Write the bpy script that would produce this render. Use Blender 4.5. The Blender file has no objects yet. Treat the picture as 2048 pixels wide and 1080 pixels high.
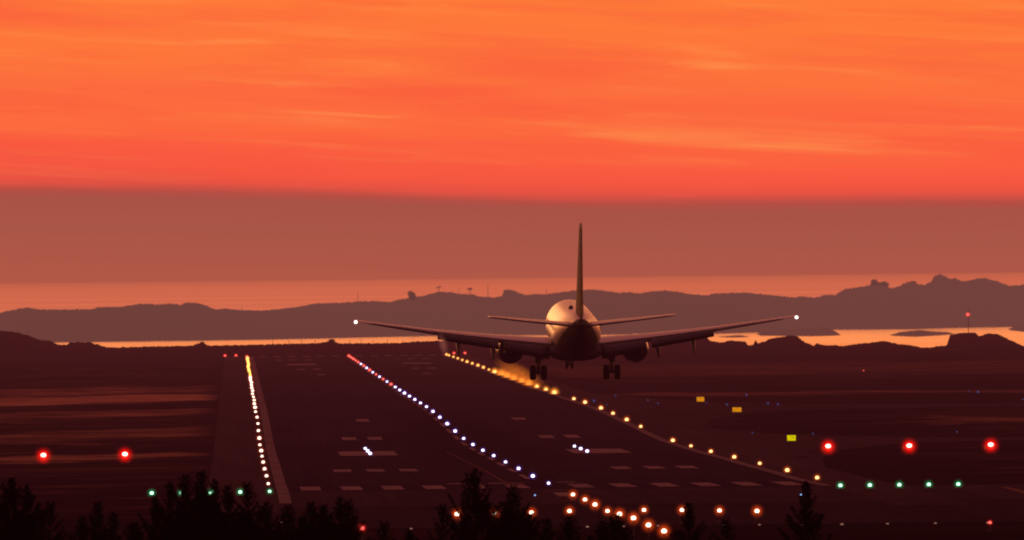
import bpy, math, random
from mathutils import Vector, Matrix, noise as mnoise
random.seed(7)
R = math.radians
sc = bpy.context.scene
col = sc.collection

# ------------------------------------------------------------------ camera
F = 25977.0          # focal length in photo pixels (2048 wide)
CH = 18.0            # camera height above the runway threshold
CX = 26.95           # runway centreline
cam_d = bpy.data.cameras.new('camera'); cam = bpy.data.objects.new('camera', cam_d); col.objects.link(cam)
cam_d.sensor_width = 36.0; cam_d.lens = 36.0 * F / 2048.0
cam_d.clip_start = 1.0; cam_d.clip_end = 500000
CM = Matrix.Rotation(-555 / F, 4, 'Z') @ Matrix.Rotation(math.pi / 2 + 11.9 / F, 4, 'X') @ Matrix.Rotation(-0.0107, 4, 'Z')
cam.matrix_world = Matrix.Translation((0, 0, CH)) @ CM
sc.camera = cam
cam_d.dof.use_dof = True; cam_d.dof.focus_distance = 1080; cam_d.dof.aperture_fstop = 3.6
C3 = CM.to_3x3()

def at(x, y, Y):
    d = C3 @ Vector((x - 1024, -(y - 540), -F))
    return Vector((0, 0, CH)) + d * (Y / d.y)

# ------------------------------------------------------------------ ground profile
PROF = [(-400, 15.5), (0, 15.8), (60, 14.0), (250, 5), (400, .2), (600, -.4), (800, -.2), (940, 0), (1100, -.1), (1160, -.45), (1220, -.6), (1280, -.85), (1340, -1.0),
        (1400, -1.25), (1460, -1.4), (1520, -1.5), (1580, -1.35), (1640, -1.1), (1700, -.9), (1760, -.7), (1820, -.62), (1910, -.68),
        (2080, -.8), (2560, -.9), (2750, -.8), (3140, -.85), (3300, -1.3), (9999, -1.3)]
def _p(Y):
    for (a, za), (b, zb) in zip(PROF, PROF[1:]):
        if Y <= b:
            t = (Y - a) / (b - a); return za + (zb - za) * t
    return PROF[-1][1]
STEP = 20.0
def gz(Y):
    k = math.floor(Y / STEP); a = k * STEP
    za, zb = _p(a), _p(a + STEP)
    return za + (zb - za) * (Y - a) / STEP
def ground(x, y):
    Y = 1500.0
    for _ in range(40):
        p = at(x, y, Y); z = gz(Y)
        Y = max(300, min(6000, Y * (CH - z) / max(.1, CH - p.z)))
    p = at(x, y, Y); p.z = gz(Y); return p

# ------------------------------------------------------------------ helpers
class MB:
    def __init__(s): s.v = []; s.f = []
    def add(s, vs, fs):
        o = len(s.v); s.v += [tuple(v) for v in vs]; s.f += [tuple(o + i for i in f) for f in fs]
    def box(s, c, d, rz=0):
        cx, cy, cz = c; dx, dy, dz = d[0] / 2, d[1] / 2, d[2] / 2
        cs, sn = math.cos(rz), math.sin(rz); vs = []
        for z in (-dz, dz):
            for (x, y) in ((-dx, -dy), (dx, -dy), (dx, dy), (-dx, dy)):
                vs.append((cx + x * cs - y * sn, cy + x * sn + y * cs, cz + z))
        s.add(vs, [(3, 2, 1, 0), (4, 5, 6, 7), (0, 1, 5, 4), (1, 2, 6, 5), (2, 3, 7, 6), (3, 0, 4, 7)])
    def tube(s, a, b, ra, rb=None, n=10):
        rb = ra if rb is None else rb
        a = Vector(a); b = Vector(b); d = (b - a).normalized()
        u = d.orthogonal().normalized(); w = d.cross(u)
        vs = []
        for p, r in ((a, ra), (b, rb)):
            for i in range(n):
                t = 2 * math.pi * i / n; vs.append(p + u * (r * math.cos(t)) + w * (r * math.sin(t)))
        fs = [(i, (i + 1) % n, n + (i + 1) % n, n + i) for i in range(n)]
        fs += [tuple(range(n - 1, -1, -1)), tuple(range(n, 2 * n))]
        s.add(vs, fs)
    def loft(s, rings, caps=True):
        n = len(rings[0]); vs = [p for r in rings for p in r]; fs = []
        for k in range(len(rings) - 1):
            for i in range(n):
                j = (i + 1) % n; fs.append((k * n + i, k * n + j, (k + 1) * n + j, (k + 1) * n + i))
        if caps: fs += [tuple(range(n - 1, -1, -1)), tuple(range((len(rings) - 1) * n, len(rings) * n))]
        s.add(vs, fs)
    def lathe(s, prof, axis='z', c=(0, 0, 0), n=24, caps=True):
        rings = []
        for (r, h) in prof:
            ring = []
            for i in range(n):
                t = 2 * math.pi * i / n; a, b = r * math.cos(t), r * math.sin(t)
                if axis == 'z': q = (a, b, h)
                elif axis == 'y': q = (a, h, b)
                else: q = (h, a, b)
                ring.append((q[0] + c[0], q[1] + c[1], q[2] + c[2]))
            rings.append(ring)
        s.loft(rings, caps)
    def ball(s, c, r, n=14, sz=1.0):
        prof = [(max(1e-4, r * math.sin(math.pi * k / 8)), -r * sz * math.cos(math.pi * k / 8)) for k in range(9)]
        s.lathe(prof, 'z', c, n)
    def mesh(s, name, mat, smooth=False):
        m = bpy.data.meshes.new(name); m.from_pydata(s.v, [], s.f); m.validate(); 
        import bmesh
        bm = bmesh.new(); bm.from_mesh(m); 
        if len(bm.faces) < 20000: bmesh.ops.recalc_face_normals(bm, faces=bm.faces)
        bm.to_mesh(m); bm.free()
        if mat: m.materials.append(mat)
        if smooth:
            for p in m.polygons: p.use_smooth = True
        return m
    def build(s, name, mat, parent=None, smooth=False, loc=None):
        return link(name, s.mesh(name, mat, smooth), parent, loc)
def link(name, me, parent=None, loc=None, scale=None):
    o = bpy.data.objects.new(name, me); col.objects.link(o)
    if parent: o.parent = parent
    if loc is not None: o.location = loc
    if scale is not None: o.scale = scale if hasattr(scale, '__len__') else (scale,) * 3
    return o
def thing(name, label, cat, loc=(0, 0, 0), group=None, rz=0):
    o = bpy.data.objects.new(name, None); col.objects.link(o); o.location = loc; o.rotation_euler = (0, 0, rz)
    o.empty_display_size = .2
    return tag(o, label, cat, group)
def tag(o, label, cat, group=None, kind=None):
    o['label'] = label; o['category'] = cat
    if group: o['group'] = group
    if kind: o['kind'] = kind
    return o
def struct(o): o['kind'] = 'structure'; return o
WORDS = 'first second third fourth fifth sixth seventh eighth ninth tenth eleventh twelfth thirteenth fourteenth fifteenth sixteenth seventeenth eighteenth nineteenth twentieth'.split()
def nth(k):
    if k <= 20: return WORDS[k - 1]
    tens = {2: 'twenty', 3: 'thirty'}[k // 10]; u = k % 10
    return {2: 'twentieth', 3: 'thirtieth'}[k // 10] if u == 0 else tens + '-' + WORDS[u - 1]

# ------------------------------------------------------------------ materials
def srgb(r, g, b):
    f = lambda c: c / 12.92 if c <= .04045 else ((c + .055) / 1.055) ** 2.4
    return (f(r / 255), f(g / 255), f(b / 255), 1)
class NT:
    def __init__(s, tree): s.t = tree; s.n = tree.nodes; s.l = tree.links
    def new(s, ty, **kw):
        n = s.n.new(ty)
        for k, v in kw.items(): setattr(n, k, v)
        return n
    def put(s, sock, v):
        if isinstance(v, bpy.types.NodeSocket): s.l.new(v, sock)
        else: sock.default_value = v
    def math(s, op, a, b=0, c=0, clamp=False):
        n = s.new('ShaderNodeMath', operation=op, use_clamp=clamp)
        s.put(n.inputs[0], a); s.put(n.inputs[1], b); s.put(n.inputs[2], c); return n.outputs[0]
    def maprange(s, v, a, b, c=0, d=1, smooth=False):
        n = s.new('ShaderNodeMapRange'); n.interpolation_type = 'SMOOTHSTEP' if smooth else 'LINEAR'
        for i, q in enumerate((v, a, b, c, d)): s.put(n.inputs[i], q)
        return n.outputs[0]
    def mix(s, f, a, b, mode='MIX'):
        n = s.new('ShaderNodeMix', data_type='RGBA', blend_type=mode)
        s.put(n.inputs[0], f); s.put(n.inputs[6], a); s.put(n.inputs[7], b); return n.outputs[2]
    def ramp(s, f, pts, interp='LINEAR'):
        n = s.new('ShaderNodeValToRGB'); cr = n.color_ramp; cr.interpolation = interp
        while len(cr.elements) > 1: cr.elements.remove(cr.elements[-1])
        cr.elements[0].position = pts[0][0]; cr.elements[0].color = pts[0][1]
        for p, c in pts[1:]:
            e = cr.elements.new(p); e.color = c
        s.put(n.inputs[0], f); return n.outputs[0]
    def noise(s, vec, scale=1, detail=4, rough=.55):
        n = s.new('ShaderNodeTexNoise'); s.put(n.inputs['Vector'], vec)
        n.inputs['Scale'].default_value = scale; n.inputs['Detail'].default_value = detail; n.inputs['Roughness'].default_value = rough
        return n.outputs['Fac']
    def xyz(s, x, y, z=0):
        n = s.new('ShaderNodeCombineXYZ'); s.put(n.inputs[0], x); s.put(n.inputs[1], y); s.put(n.inputs[2], z); return n.outputs[0]
    def sep(s, v):
        n = s.new('ShaderNodeSeparateXYZ'); s.put(n.inputs[0], v); return n.outputs
    def pos(s): return s.new('ShaderNodeNewGeometry').outputs['Position']

def material(name, build, haze=True, dist=12000.0):
    m = bpy.data.materials.new(name); m.use_nodes = True; t = NT(m.node_tree); t.n.clear()
    out = t.new('ShaderNodeOutputMaterial'); sh = build(t)
    if haze:   # aerial haze painted in as emission, thickening with distance along the airfield axis
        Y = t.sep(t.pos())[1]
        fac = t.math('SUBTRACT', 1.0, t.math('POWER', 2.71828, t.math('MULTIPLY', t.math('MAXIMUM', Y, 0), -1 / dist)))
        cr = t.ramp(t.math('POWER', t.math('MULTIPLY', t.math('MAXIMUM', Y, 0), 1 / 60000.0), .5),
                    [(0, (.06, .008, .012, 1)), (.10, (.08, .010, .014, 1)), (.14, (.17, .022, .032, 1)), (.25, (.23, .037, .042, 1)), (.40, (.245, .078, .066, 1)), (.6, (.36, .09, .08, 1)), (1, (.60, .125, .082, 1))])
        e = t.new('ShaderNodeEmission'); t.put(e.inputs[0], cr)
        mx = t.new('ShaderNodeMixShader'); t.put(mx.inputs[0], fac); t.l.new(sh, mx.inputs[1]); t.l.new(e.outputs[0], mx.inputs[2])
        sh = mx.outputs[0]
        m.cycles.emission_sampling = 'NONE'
    t.l.new(sh, out.inputs[0])
    return m
def pbsdf(t, base, rough=.6, spec=.2, metal=0, coat=0, coat_rough=.1, normal=None):
    p = t.new('ShaderNodeBsdfPrincipled'); t.put(p.inputs['Base Color'], base); t.put(p.inputs['Roughness'], rough)
    p.inputs['Specular IOR Level'].default_value = spec; p.inputs['Metallic'].default_value = metal
    p.inputs['Coat Weight'].default_value = coat; p.inputs['Coat IOR'].default_value = 1.9 if coat >= 1 else 1.5; p.inputs['Coat Roughness'].default_value = coat_rough
    if normal is not None: t.l.new(normal, p.inputs['Normal'])
    return p.outputs[0]
def dbsdf(t, base, rough=.8):
    p = t.new('ShaderNodeBsdfDiffuse'); t.put(p.inputs[0], base); p.inputs[1].default_value = rough; return p.outputs[0]
def simple(name, c, rough=.6, spec=.2, metal=0, coat=0, var=.25, vscale=3.0, coat_rough=.1):
    def b(t):
        co = t.new('ShaderNodeTexCoord').outputs['Object']
        n = t.noise(co, vscale, 4)
        k = t.maprange(n, .3, .7, 1 - var, 1 + var)
        base = t.mix(1.0, (*c, 1), t.xyz(k, k, k), 'MULTIPLY')
        return pbsdf(t, base, rough, spec, metal, coat, coat_rough)
    return material(name, b)

def band(t, Y, c, w):       # 1 inside a soft strip centred on c
    d = t.math('ABSOLUTE', t.math('SUBTRACT', Y, c))
    return t.maprange(d, w * .35, w, 1, 0, True)

def grass_b(t):
    P = t.sep(t.pos()); X, Y = P[0], P[1]
    ys = t.math('ADD', Y, t.math('MULTIPLY', X, -.9))
    big = t.noise(t.xyz(t.math('MULTIPLY', X, .02), t.math('MULTIPLY', ys, .012)), 1, 6, .6)
    fine = t.noise(t.pos(), .35, 6, .65)
    mid = t.noise(t.xyz(t.math('MULTIPLY', X, .05), t.math('MULTIPLY', Y, .016), 3.7), 1, 4, .6)
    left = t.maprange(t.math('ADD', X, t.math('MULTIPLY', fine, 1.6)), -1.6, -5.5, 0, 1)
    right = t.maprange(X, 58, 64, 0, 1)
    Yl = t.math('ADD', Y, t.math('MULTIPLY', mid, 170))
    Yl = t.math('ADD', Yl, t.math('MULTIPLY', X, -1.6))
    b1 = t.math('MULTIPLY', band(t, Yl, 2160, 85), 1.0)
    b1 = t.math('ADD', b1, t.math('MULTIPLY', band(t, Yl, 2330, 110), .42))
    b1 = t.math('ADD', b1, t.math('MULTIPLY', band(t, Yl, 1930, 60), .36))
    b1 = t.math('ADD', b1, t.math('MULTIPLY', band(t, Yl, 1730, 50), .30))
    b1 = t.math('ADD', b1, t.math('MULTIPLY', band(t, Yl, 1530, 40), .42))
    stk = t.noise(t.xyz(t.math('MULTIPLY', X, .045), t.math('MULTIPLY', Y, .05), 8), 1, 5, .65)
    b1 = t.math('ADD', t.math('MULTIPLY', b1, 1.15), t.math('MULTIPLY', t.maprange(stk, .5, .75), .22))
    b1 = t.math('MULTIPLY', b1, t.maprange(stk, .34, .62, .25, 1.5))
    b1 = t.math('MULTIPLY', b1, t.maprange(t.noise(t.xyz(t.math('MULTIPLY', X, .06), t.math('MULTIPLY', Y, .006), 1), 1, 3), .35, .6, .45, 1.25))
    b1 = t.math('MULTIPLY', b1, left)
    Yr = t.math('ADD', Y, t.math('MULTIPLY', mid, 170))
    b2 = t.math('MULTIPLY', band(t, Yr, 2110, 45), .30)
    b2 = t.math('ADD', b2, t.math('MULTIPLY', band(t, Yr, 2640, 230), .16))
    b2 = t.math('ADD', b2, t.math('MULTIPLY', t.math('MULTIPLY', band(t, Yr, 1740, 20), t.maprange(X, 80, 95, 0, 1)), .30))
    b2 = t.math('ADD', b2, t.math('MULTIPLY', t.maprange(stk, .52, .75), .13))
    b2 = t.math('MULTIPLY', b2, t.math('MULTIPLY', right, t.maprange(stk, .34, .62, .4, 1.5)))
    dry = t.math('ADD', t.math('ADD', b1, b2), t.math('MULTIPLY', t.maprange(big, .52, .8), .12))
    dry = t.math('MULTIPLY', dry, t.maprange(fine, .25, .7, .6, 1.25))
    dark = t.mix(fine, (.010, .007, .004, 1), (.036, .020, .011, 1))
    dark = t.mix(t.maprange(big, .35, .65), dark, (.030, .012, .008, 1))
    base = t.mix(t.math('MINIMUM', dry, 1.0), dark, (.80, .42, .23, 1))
    return dbsdf(t, base)
def asphalt_b(a, b, spec=.03):
    def f(t):
        P = t.sep(t.pos()); X, Y = P[0], P[1]
        n1 = t.noise(t.pos(), .8, 6, .6)
        n2 = t.noise(t.xyz(t.math('MULTIPLY', X, .35), t.math('MULTIPLY', Y, .012)), 1, 4, .55)
        base = t.mix(t.maprange(n1, .3, .7), (*a, 1), (*b, 1))
        base = t.mix(t.maprange(n2, .35, .65, 0, .45), base, (a[0] * .6, a[1] * .6, a[2] * .6, 1))
        pt = t.new('ShaderNodeTexVoronoi'); pt.distance = 'CHEBYCHEV'; t.put(pt.inputs['Vector'], t.xyz(t.math('MULTIPLY', X, .16), t.math('MULTIPLY', Y, .011), 0)); pt.inputs['Scale'].default_value = 1
        base = t.mix(t.maprange(t.sep(pt.outputs['Color'])[0], 0, 1, -.0, .38), base, (a[0] * .5, a[1] * .5, a[2] * .5, 1))
        ln = t.noise(t.xyz(t.math('MULTIPLY', X, 1.6), t.math('MULTIPLY', Y, .004)), 1, 3, .6)
        base = t.mix(t.maprange(ln, .5, .75, 0, .4), base, (b[0] * 1.25, b[1] * 1.25, b[2] * 1.25, 1))
        rub = t.math('MULTIPLY', band(t, X, CX, 9), band(t, Y, 1560, 330))
        base = t.mix(t.math('MULTIPLY', rub, .55), base, (.012, .010, .010, 1))
        return dbsdf(t, base)
    return f
def paint_b(c, wear=.45):
    def f(t):
        n = t.noise(t.pos(), .9, 6, .65)
        n2 = t.noise(t.pos(), .12, 3, .5)
        base = t.mix(t.maprange(n, .35, .75, 0, wear), (*c, 1), (.07, .06, .06, 1))
        base = t.mix(t.maprange(n2, .4, .75, 0, .4), base, (.09, .07, .07, 1))
        return dbsdf(t, base)
    return f
M = {}
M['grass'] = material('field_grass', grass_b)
M['runway'] = material('runway_asphalt', asphalt_b((.042, .031, .040), (.082, .060, .072)))
M['shoulder'] = material('shoulder_asphalt', asphalt_b((.100, .070, .072), (.14, .098, .095)))
M['pad'] = material('apron_asphalt', asphalt_b((.085, .060, .064), (.12, .085, .088)))
M['stopway'] = material('stopway_asphalt', asphalt_b((.055, .040, .046), (.085, .062, .066)))
M['taxi'] = material('taxiway_asphalt', asphalt_b((.085, .058, .056), (.125, .085, .075)))
M['paint'] = material('runway_paint', paint_b((.68, .50, .50), .6))
M['edgepaint'] = material('edge_line_paint', paint_b((.50, .38, .37), .55))
M['thinpaint'] = material('thin_line_paint', paint_b((.16, .12, .12), .6))
M['yellowpaint'] = material('yellow_line_paint', paint_b((.40, .22, .10), .5))
def rock_b(t):
    n = t.noise(t.pos(), .05, 8, .65); n2 = t.noise(t.pos(), .6, 6, .65)
    base = t.mix(t.maprange(n, .4, .6), (.012, .007, .005, 1), (.050, .026, .018, 1))
    base = t.mix(t.maprange(n2, .45, .7, 0, .6), base, (.020, .016, .010, 1))
    return dbsdf(t, base)
M['heath'] = material('heath_rock', rock_b)
def rock2_b(t):
    P = t.sep(t.pos()); n = t.noise(t.pos(), .012, 8, .65); n2 = t.noise(t.pos(), .10, 6, .6)
    base = t.mix(t.maprange(n, .4, .62), (.015, .009, .007, 1), (.085, .045, .032, 1))
    return dbsdf(t, t.mix(t.maprange(n2, .45, .7, 0, .5), base, (.02, .014, .010, 1)))
M['island'] = material('island_rock', rock2_b, dist=9000.0)
def sea_b(t):
    P = t.sep(t.pos()); X, Y = P[0], P[1]
    n = t.noise(t.xyz(t.math('MULTIPLY', X, .0016), t.math('MULTIPLY', t.math('LOGARITHM', t.math('MAXIMUM', Y, 10), 2.718), 22)), 1, 5, .6)
    w = t.noise(t.pos(), .02, 5, .6)
    g = t.new('ShaderNodeBsdfGlossy'); g.inputs['Roughness'].default_value = .13
    c = t.mix(t.maprange(n, .3, .7), (.80, .76, .72, 1), (.98, .96, .94, 1)); t.put(g.inputs[0], t.mix(t.maprange(w, .35, .7, 0, .15), c, (.4, .36, .36, 1)))
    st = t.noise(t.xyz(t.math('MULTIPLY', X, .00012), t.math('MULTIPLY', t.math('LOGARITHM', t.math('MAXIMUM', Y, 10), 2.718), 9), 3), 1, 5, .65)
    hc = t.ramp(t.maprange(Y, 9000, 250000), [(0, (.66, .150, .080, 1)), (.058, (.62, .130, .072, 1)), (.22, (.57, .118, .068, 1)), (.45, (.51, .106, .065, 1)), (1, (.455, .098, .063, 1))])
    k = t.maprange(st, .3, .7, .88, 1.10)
    e = t.new('ShaderNodeEmission'); t.put(e.inputs[0], t.mix(1.0, hc, t.xyz(k, k, k), 'MULTIPLY'))  # distance haze painted onto the far water as emission, streaked by noise
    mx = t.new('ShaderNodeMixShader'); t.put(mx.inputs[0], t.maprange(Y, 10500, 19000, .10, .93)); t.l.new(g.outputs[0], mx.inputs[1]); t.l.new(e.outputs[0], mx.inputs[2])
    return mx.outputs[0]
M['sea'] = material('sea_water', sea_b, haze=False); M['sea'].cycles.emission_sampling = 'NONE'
M['white'] = simple('white_aircraft_paint', (.74, .66, .60), .5, .4, 0, 1.0, .06, .6, .30)
def fuselage_b(t):
    co = t.new('ShaderNodeTexCoord').outputs['Object']; P = t.sep(co); y, z = P[1], P[2]
    n = t.noise(co, .9, 5); k = t.maprange(n, .3, .7, .88, 1.08)
    white = t.mix(1.0, (.80, .66, .56, 1), t.xyz(k, k, k), 'MULTIPLY')
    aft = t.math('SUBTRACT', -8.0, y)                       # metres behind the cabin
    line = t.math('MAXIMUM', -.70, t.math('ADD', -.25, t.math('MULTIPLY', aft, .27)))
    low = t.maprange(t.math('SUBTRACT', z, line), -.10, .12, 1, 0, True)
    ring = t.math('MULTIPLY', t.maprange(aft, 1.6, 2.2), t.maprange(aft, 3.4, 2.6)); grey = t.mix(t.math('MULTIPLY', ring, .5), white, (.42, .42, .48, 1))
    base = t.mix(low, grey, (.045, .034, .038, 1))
    p = t.new('ShaderNodeBsdfPrincipled'); t.put(p.inputs['Base Color'], base); t.put(p.inputs['Roughness'], t.mix(low, (.42,) * 3 + (1,), (.8,) * 3 + (1,)))
    t.put(p.inputs['Coat Weight'], t.math('SUBTRACT', 1.0, low)); p.inputs['Coat IOR'].default_value = 1.8; p.inputs['Coat Roughness'].default_value = .36
    return p.outputs[0]
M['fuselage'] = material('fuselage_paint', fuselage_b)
M['wing'] = simple('grey_wing_metal', (.27, .25, .28), .42, .5, .25, .8, .12, .8, .3)
M['flap'] = simple('flap_metal', (.040, .032, .038), .5, .4, .1, 0, .15, 1.5)
M['fin'] = simple('dark_blue_tail_paint', (.075, .020, .018), .62, .25, 0, 0, .35, .7, .2)
M['belly'] = simple('grey_belly_paint', (.05, .04, .045), .7, .2, 0, 0, .15, .8)
M['nacelle'] = simple('red_brown_nacelle_paint', (.07, .028, .022), .45, .4, 0, .8, .1, 1, .2)
M['nozzle'] = simple('burnt_nozzle_metal', (.05, .045, .045), .5, .4, .7, 0, .2, 4)
M['tyre'] = simple('tyre_rubber', (.018, .018, .018), .8, .2, 0, 0, .2, 6)
M['gear'] = simple('gear_metal', (.12, .12, .12), .5, .4, .3, 0, .15, 5)
M['antenna'] = simple('dark_blue_antenna_paint', (.03, .03, .10), .5, .3, 0, 0, .1, 5)
M['housing'] = simple('lamp_housing_paint', (.10, .07, .04), .6, .3, 0, 0, .2, 6)
M['steel'] = simple('dull_steel', (.09, .085, .085), .6, .3, .2, 0, .2, 2)
M['needles'] = simple('pine_needles', (.008, .008, .006), 1, .0, 0, 0, .5, 1.2)
M['bark'] = simple('pine_bark', (.035, .022, .016), .95, .02, 0, 0, .4, 6)
M['farwood'] = simple('distant_foliage', (.03, .028, .02), .95, .02, 0, 0, .3, .3)

def lamp_mat(name, c, s):
    def b(t):
        e = t.new('ShaderNodeEmission'); e.inputs[0].default_value = (*c, 1); e.inputs[1].default_value = s; return e.outputs[0]
    m = material(name, b, haze=False); m.cycles.emission_sampling = 'NONE'; return m
def glow_mat(name, c, s, power=2.6):  # lamp halo put in as a self-glowing volume that fades outward
    m = bpy.data.materials.new(name); m.use_nodes = True; t = NT(m.node_tree); t.n.clear()
    out = t.new('ShaderNodeOutputMaterial')
    co = t.new('ShaderNodeTexCoord').outputs['Object']
    ln = t.new('ShaderNodeVectorMath', operation='LENGTH'); t.l.new(co, ln.inputs[0])
    k = t.math('POWER', t.math('MAXIMUM', t.math('SUBTRACT', 1.0, ln.outputs['Value']), 0), power)
    e = t.new('ShaderNodeEmission'); e.inputs[0].default_value = (*c, 1); t.put(e.inputs[1], t.math('MULTIPLY', k, s))
    t.l.new(e.outputs[0], out.inputs['Volume']); m.cycles.emission_sampling = 'NONE'
    return m
LAMPS = {   # core colour, core strength, glow colour, glow strength, core radius, glow radius (m at 1 km)
 'edge_white':  ((1, .82, .62), 2.6, (.9, .08, .03), 1.2, .155, .52),
 'edge_yellow': ((1, .55, .12), 2.4, (1, .10, .0), 1.8, .16, .42),
 'edge_orange': ((1, .66, .24), 2.2, (1, .13, .01), 1.9, .165, .55),
 'edge_amber':  ((1, .50, .12), 1.9, (1, .18, .01), 2.4, .155, .42),
 'edge_flare':  ((1, .60, .20), 1.7, (1, .28, .02), 3.0, .20, .80),
 'edge_blur':   ((1, .32, .05), .75, (1, .24, .02), 2.4, .22, 1.1),
 'centre_white':((.90, .80, 1), 2.6, (.20, .08, .8), 1.5, .155, .50),
 'centre_red':  ((1, .16, .12), 1.5, (1, .02, .01), 1.8, .15, .42),
 'green':       ((.48, 1, .66), 2.3, (.0, .50, .16), 1.9, .165, .60),
 'approach':    ((1, .80, .58), 3.0, (1, .085, .006), 2.5, .175, .78),
 'papi':        ((1, .62, .50), 3.0, (1, .004, .0), 6.5, .25, 1.4),
 'red':         ((1, .14, .10), 1.6, (1, .01, .01), 2.4, .13, .40),
 'blue':        ((.14, .19, .50), .30, (.04, .06, .35), .18, .085, .30),
 'cyan':        ((.35, .60, 1), 1.2, (.02, .1, .7), .8, .07, .24),
 'pale':        ((.8, .36, .28), .33, (.5, .12, .08), .08, .08, .2),
 'touch':       ((.94, .84, 1), 3.0, (.20, .10, .85), 1.6, .18, .50),
 'navigation':  ((1, .92, .85), 4.0, (.9, .3, .3), 1.1, .115, .36),
}
LM = {}
_ball = MB(); _ball.ball((0, 0, 0), 1, 16)
_ring = MB(); _ring.lathe([(1.2, -2.3), (1.25, -2.1), (.5, -1.9), (.5, -1.35), (.8, -1.25), (.85, -1.05), (.6, -.9)], 'z', (0, 0, 0), 16)
ring_me = _ring.mesh('housing', M['housing'], True)
for k, (c, s, gc, gs, r, gr) in LAMPS.items():
    lm = _ball.mesh('lens', lamp_mat(k + '_lamp', c, s), True)
    gm = _ball.mesh('glow', glow_mat(k + '_glow', gc, gs * 1.15 / gr, 4.4 if k == 'papi' else 3.6), True)
    LM[k] = (lm, gm, r, gr)
POLE = {}
def pole_mesh(h):
    h = round(h, 1)
    if h not in POLE:
        b = MB(); b.tube((0, 0, 0), (0, 0, h), .05, .04, 8); b.box((0, 0, .03), (.3, .3, .06)); POLE[h] = b.mesh('pole', M['steel'])
    return POLE[h]
def lamp(name, kind, base, lift, label, cat, group=None, k=None, size=1.0, pole=None):
    if lift < .4 and name in ('runway_edge_light', 'threshold_light', 'runway_end_light', 'runway_centreline_light', 'touchdown_light'): lift = .28
    """an aerodrome lamp: housing, lens, glowing volume painting the halo round the lens; lift = lens centre above base"""
    lm, gm, r, gr = LM[kind]
    k = (base[1] / 1100.0) ** .62 if k is None else k
    k *= size
    t = thing(name, label, cat, base, group)
    link('housing', ring_me, t, (0, 0, lift), r * k * .8)
    link('lens', lm, t, (0, 0, lift), (r * k, r * k, r * k * .86))
    link('glow', gm, t, (0, 0, lift), gr * k)
    if pole: link('pole', pole_mesh(pole), t)
    return t

# ------------------------------------------------------------------ setting
def ys_between(a, b):
    ys = [a]; k = math.floor(a / STEP) + 1
    while k * STEP < b - 1e-6: ys.append(k * STEP); k += 1
    return ys + [b]
def sheet(mb, x0, x1, y0, y1, off):
    ys = ys_between(y0, y1); vs = []
    for y in ys:
        a = x0(y) if callable(x0) else x0; b = x1(y) if callable(x1) else x1
        vs += [(a, y, gz(y) + off), (b, y, gz(y) + off)]
    mb.add(vs, [(2 * i, 2 * i + 1, 2 * i + 3, 2 * i + 2) for i in range(len(ys) - 1)])

g = MB()
xs = [-2500, -900, -300, -120, -60, -20, 26, 60, 120, 200, 400, 1000, 2600]
ysg = [k * STEP for k in range(-20, 166)]
vs = [(x, y, gz(y)) for y in ysg for x in xs]; n = len(xs)
g.add(vs, [(j * n + i, j * n + i + 1, (j + 1) * n + i + 1, (j + 1) * n + i) for j in range(len(ysg) - 1) for i in range(n - 1)])
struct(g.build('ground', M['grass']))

YT, YE = 1100.0, 3143.0
b = MB(); sheet(b, CX - 29.5, CX - 23.6, 1000, YE + 40, .03); sheet(b, CX + 23.6, CX + 29.5, 1000, YE + 40, .03); struct(b.build('runway_shoulder', M['shoulder']))
b = MB(); sheet(b, CX - 23.6, CX + 23.6, YT - 4, YE + 10, .03); struct(b.build('runway', M['runway']))
b = MB(); sheet(b, CX - 23.6, CX + 23.6, 1022, YT - 4, .03); sheet(b, CX + 29.5, 150, 1028, YT - 2, .03); struct(b.build('runway_threshold_apron', M['pad']))
b = MB(); sheet(b, -1, 150, lambda_y0 := 930, 1000, .024); sheet(b, CX + 29.5, 150, 1000, 1028, .024); sheet(b, CX - 23.6, CX + 23.6, 1000, 1022, .024); struct(b.build('stopway', M['stopway']))
# taxiways with flared throats
def fl(c, w, k, s):   # near/far edge of a taxiway leaving the runway
    return None
b = MB()
def strip(b, pts, off):   # pts = [(x, ynear, yfar)], split on the ground rows
    for (xa, a0, a1), (xb, b0, b1) in zip(pts, pts[1:]):
        ylo, yhi = min(a0, b0), max(a1, b1)
        N = max(2, int((yhi - ylo) / 10)); vs = []
        for i in range(N + 1):
            for (x, p, q) in ((xa, a0, a1), (xb, b0, b1)):
                y = p + (q - p) * i / N; vs.append((x, y, gz(y) + off))
        b.add(vs, [(2 * i, 2 * i + 1, 2 * i + 3, 2 * i + 2) for i in range(N)])
strip(b, [(CX + 29.4, 1600, 2080), (62, 1690, 1960), (70, 1752, 1880), (82, 1776, 1838), (100, 1782, 1822), (160, 1784, 1822), (300, 1786, 1822)], .026)
strip(b, [(CX + 29.4, 1240, 1680), (60, 1330, 1600), (66, 1410, 1560), (74, 1462, 1536), (86, 1484, 1520), (100, 1488, 1518), (160, 1490, 1518), (300, 1490, 1518)], .022)
struct(b.build('taxiway', M['taxi']))

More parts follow.
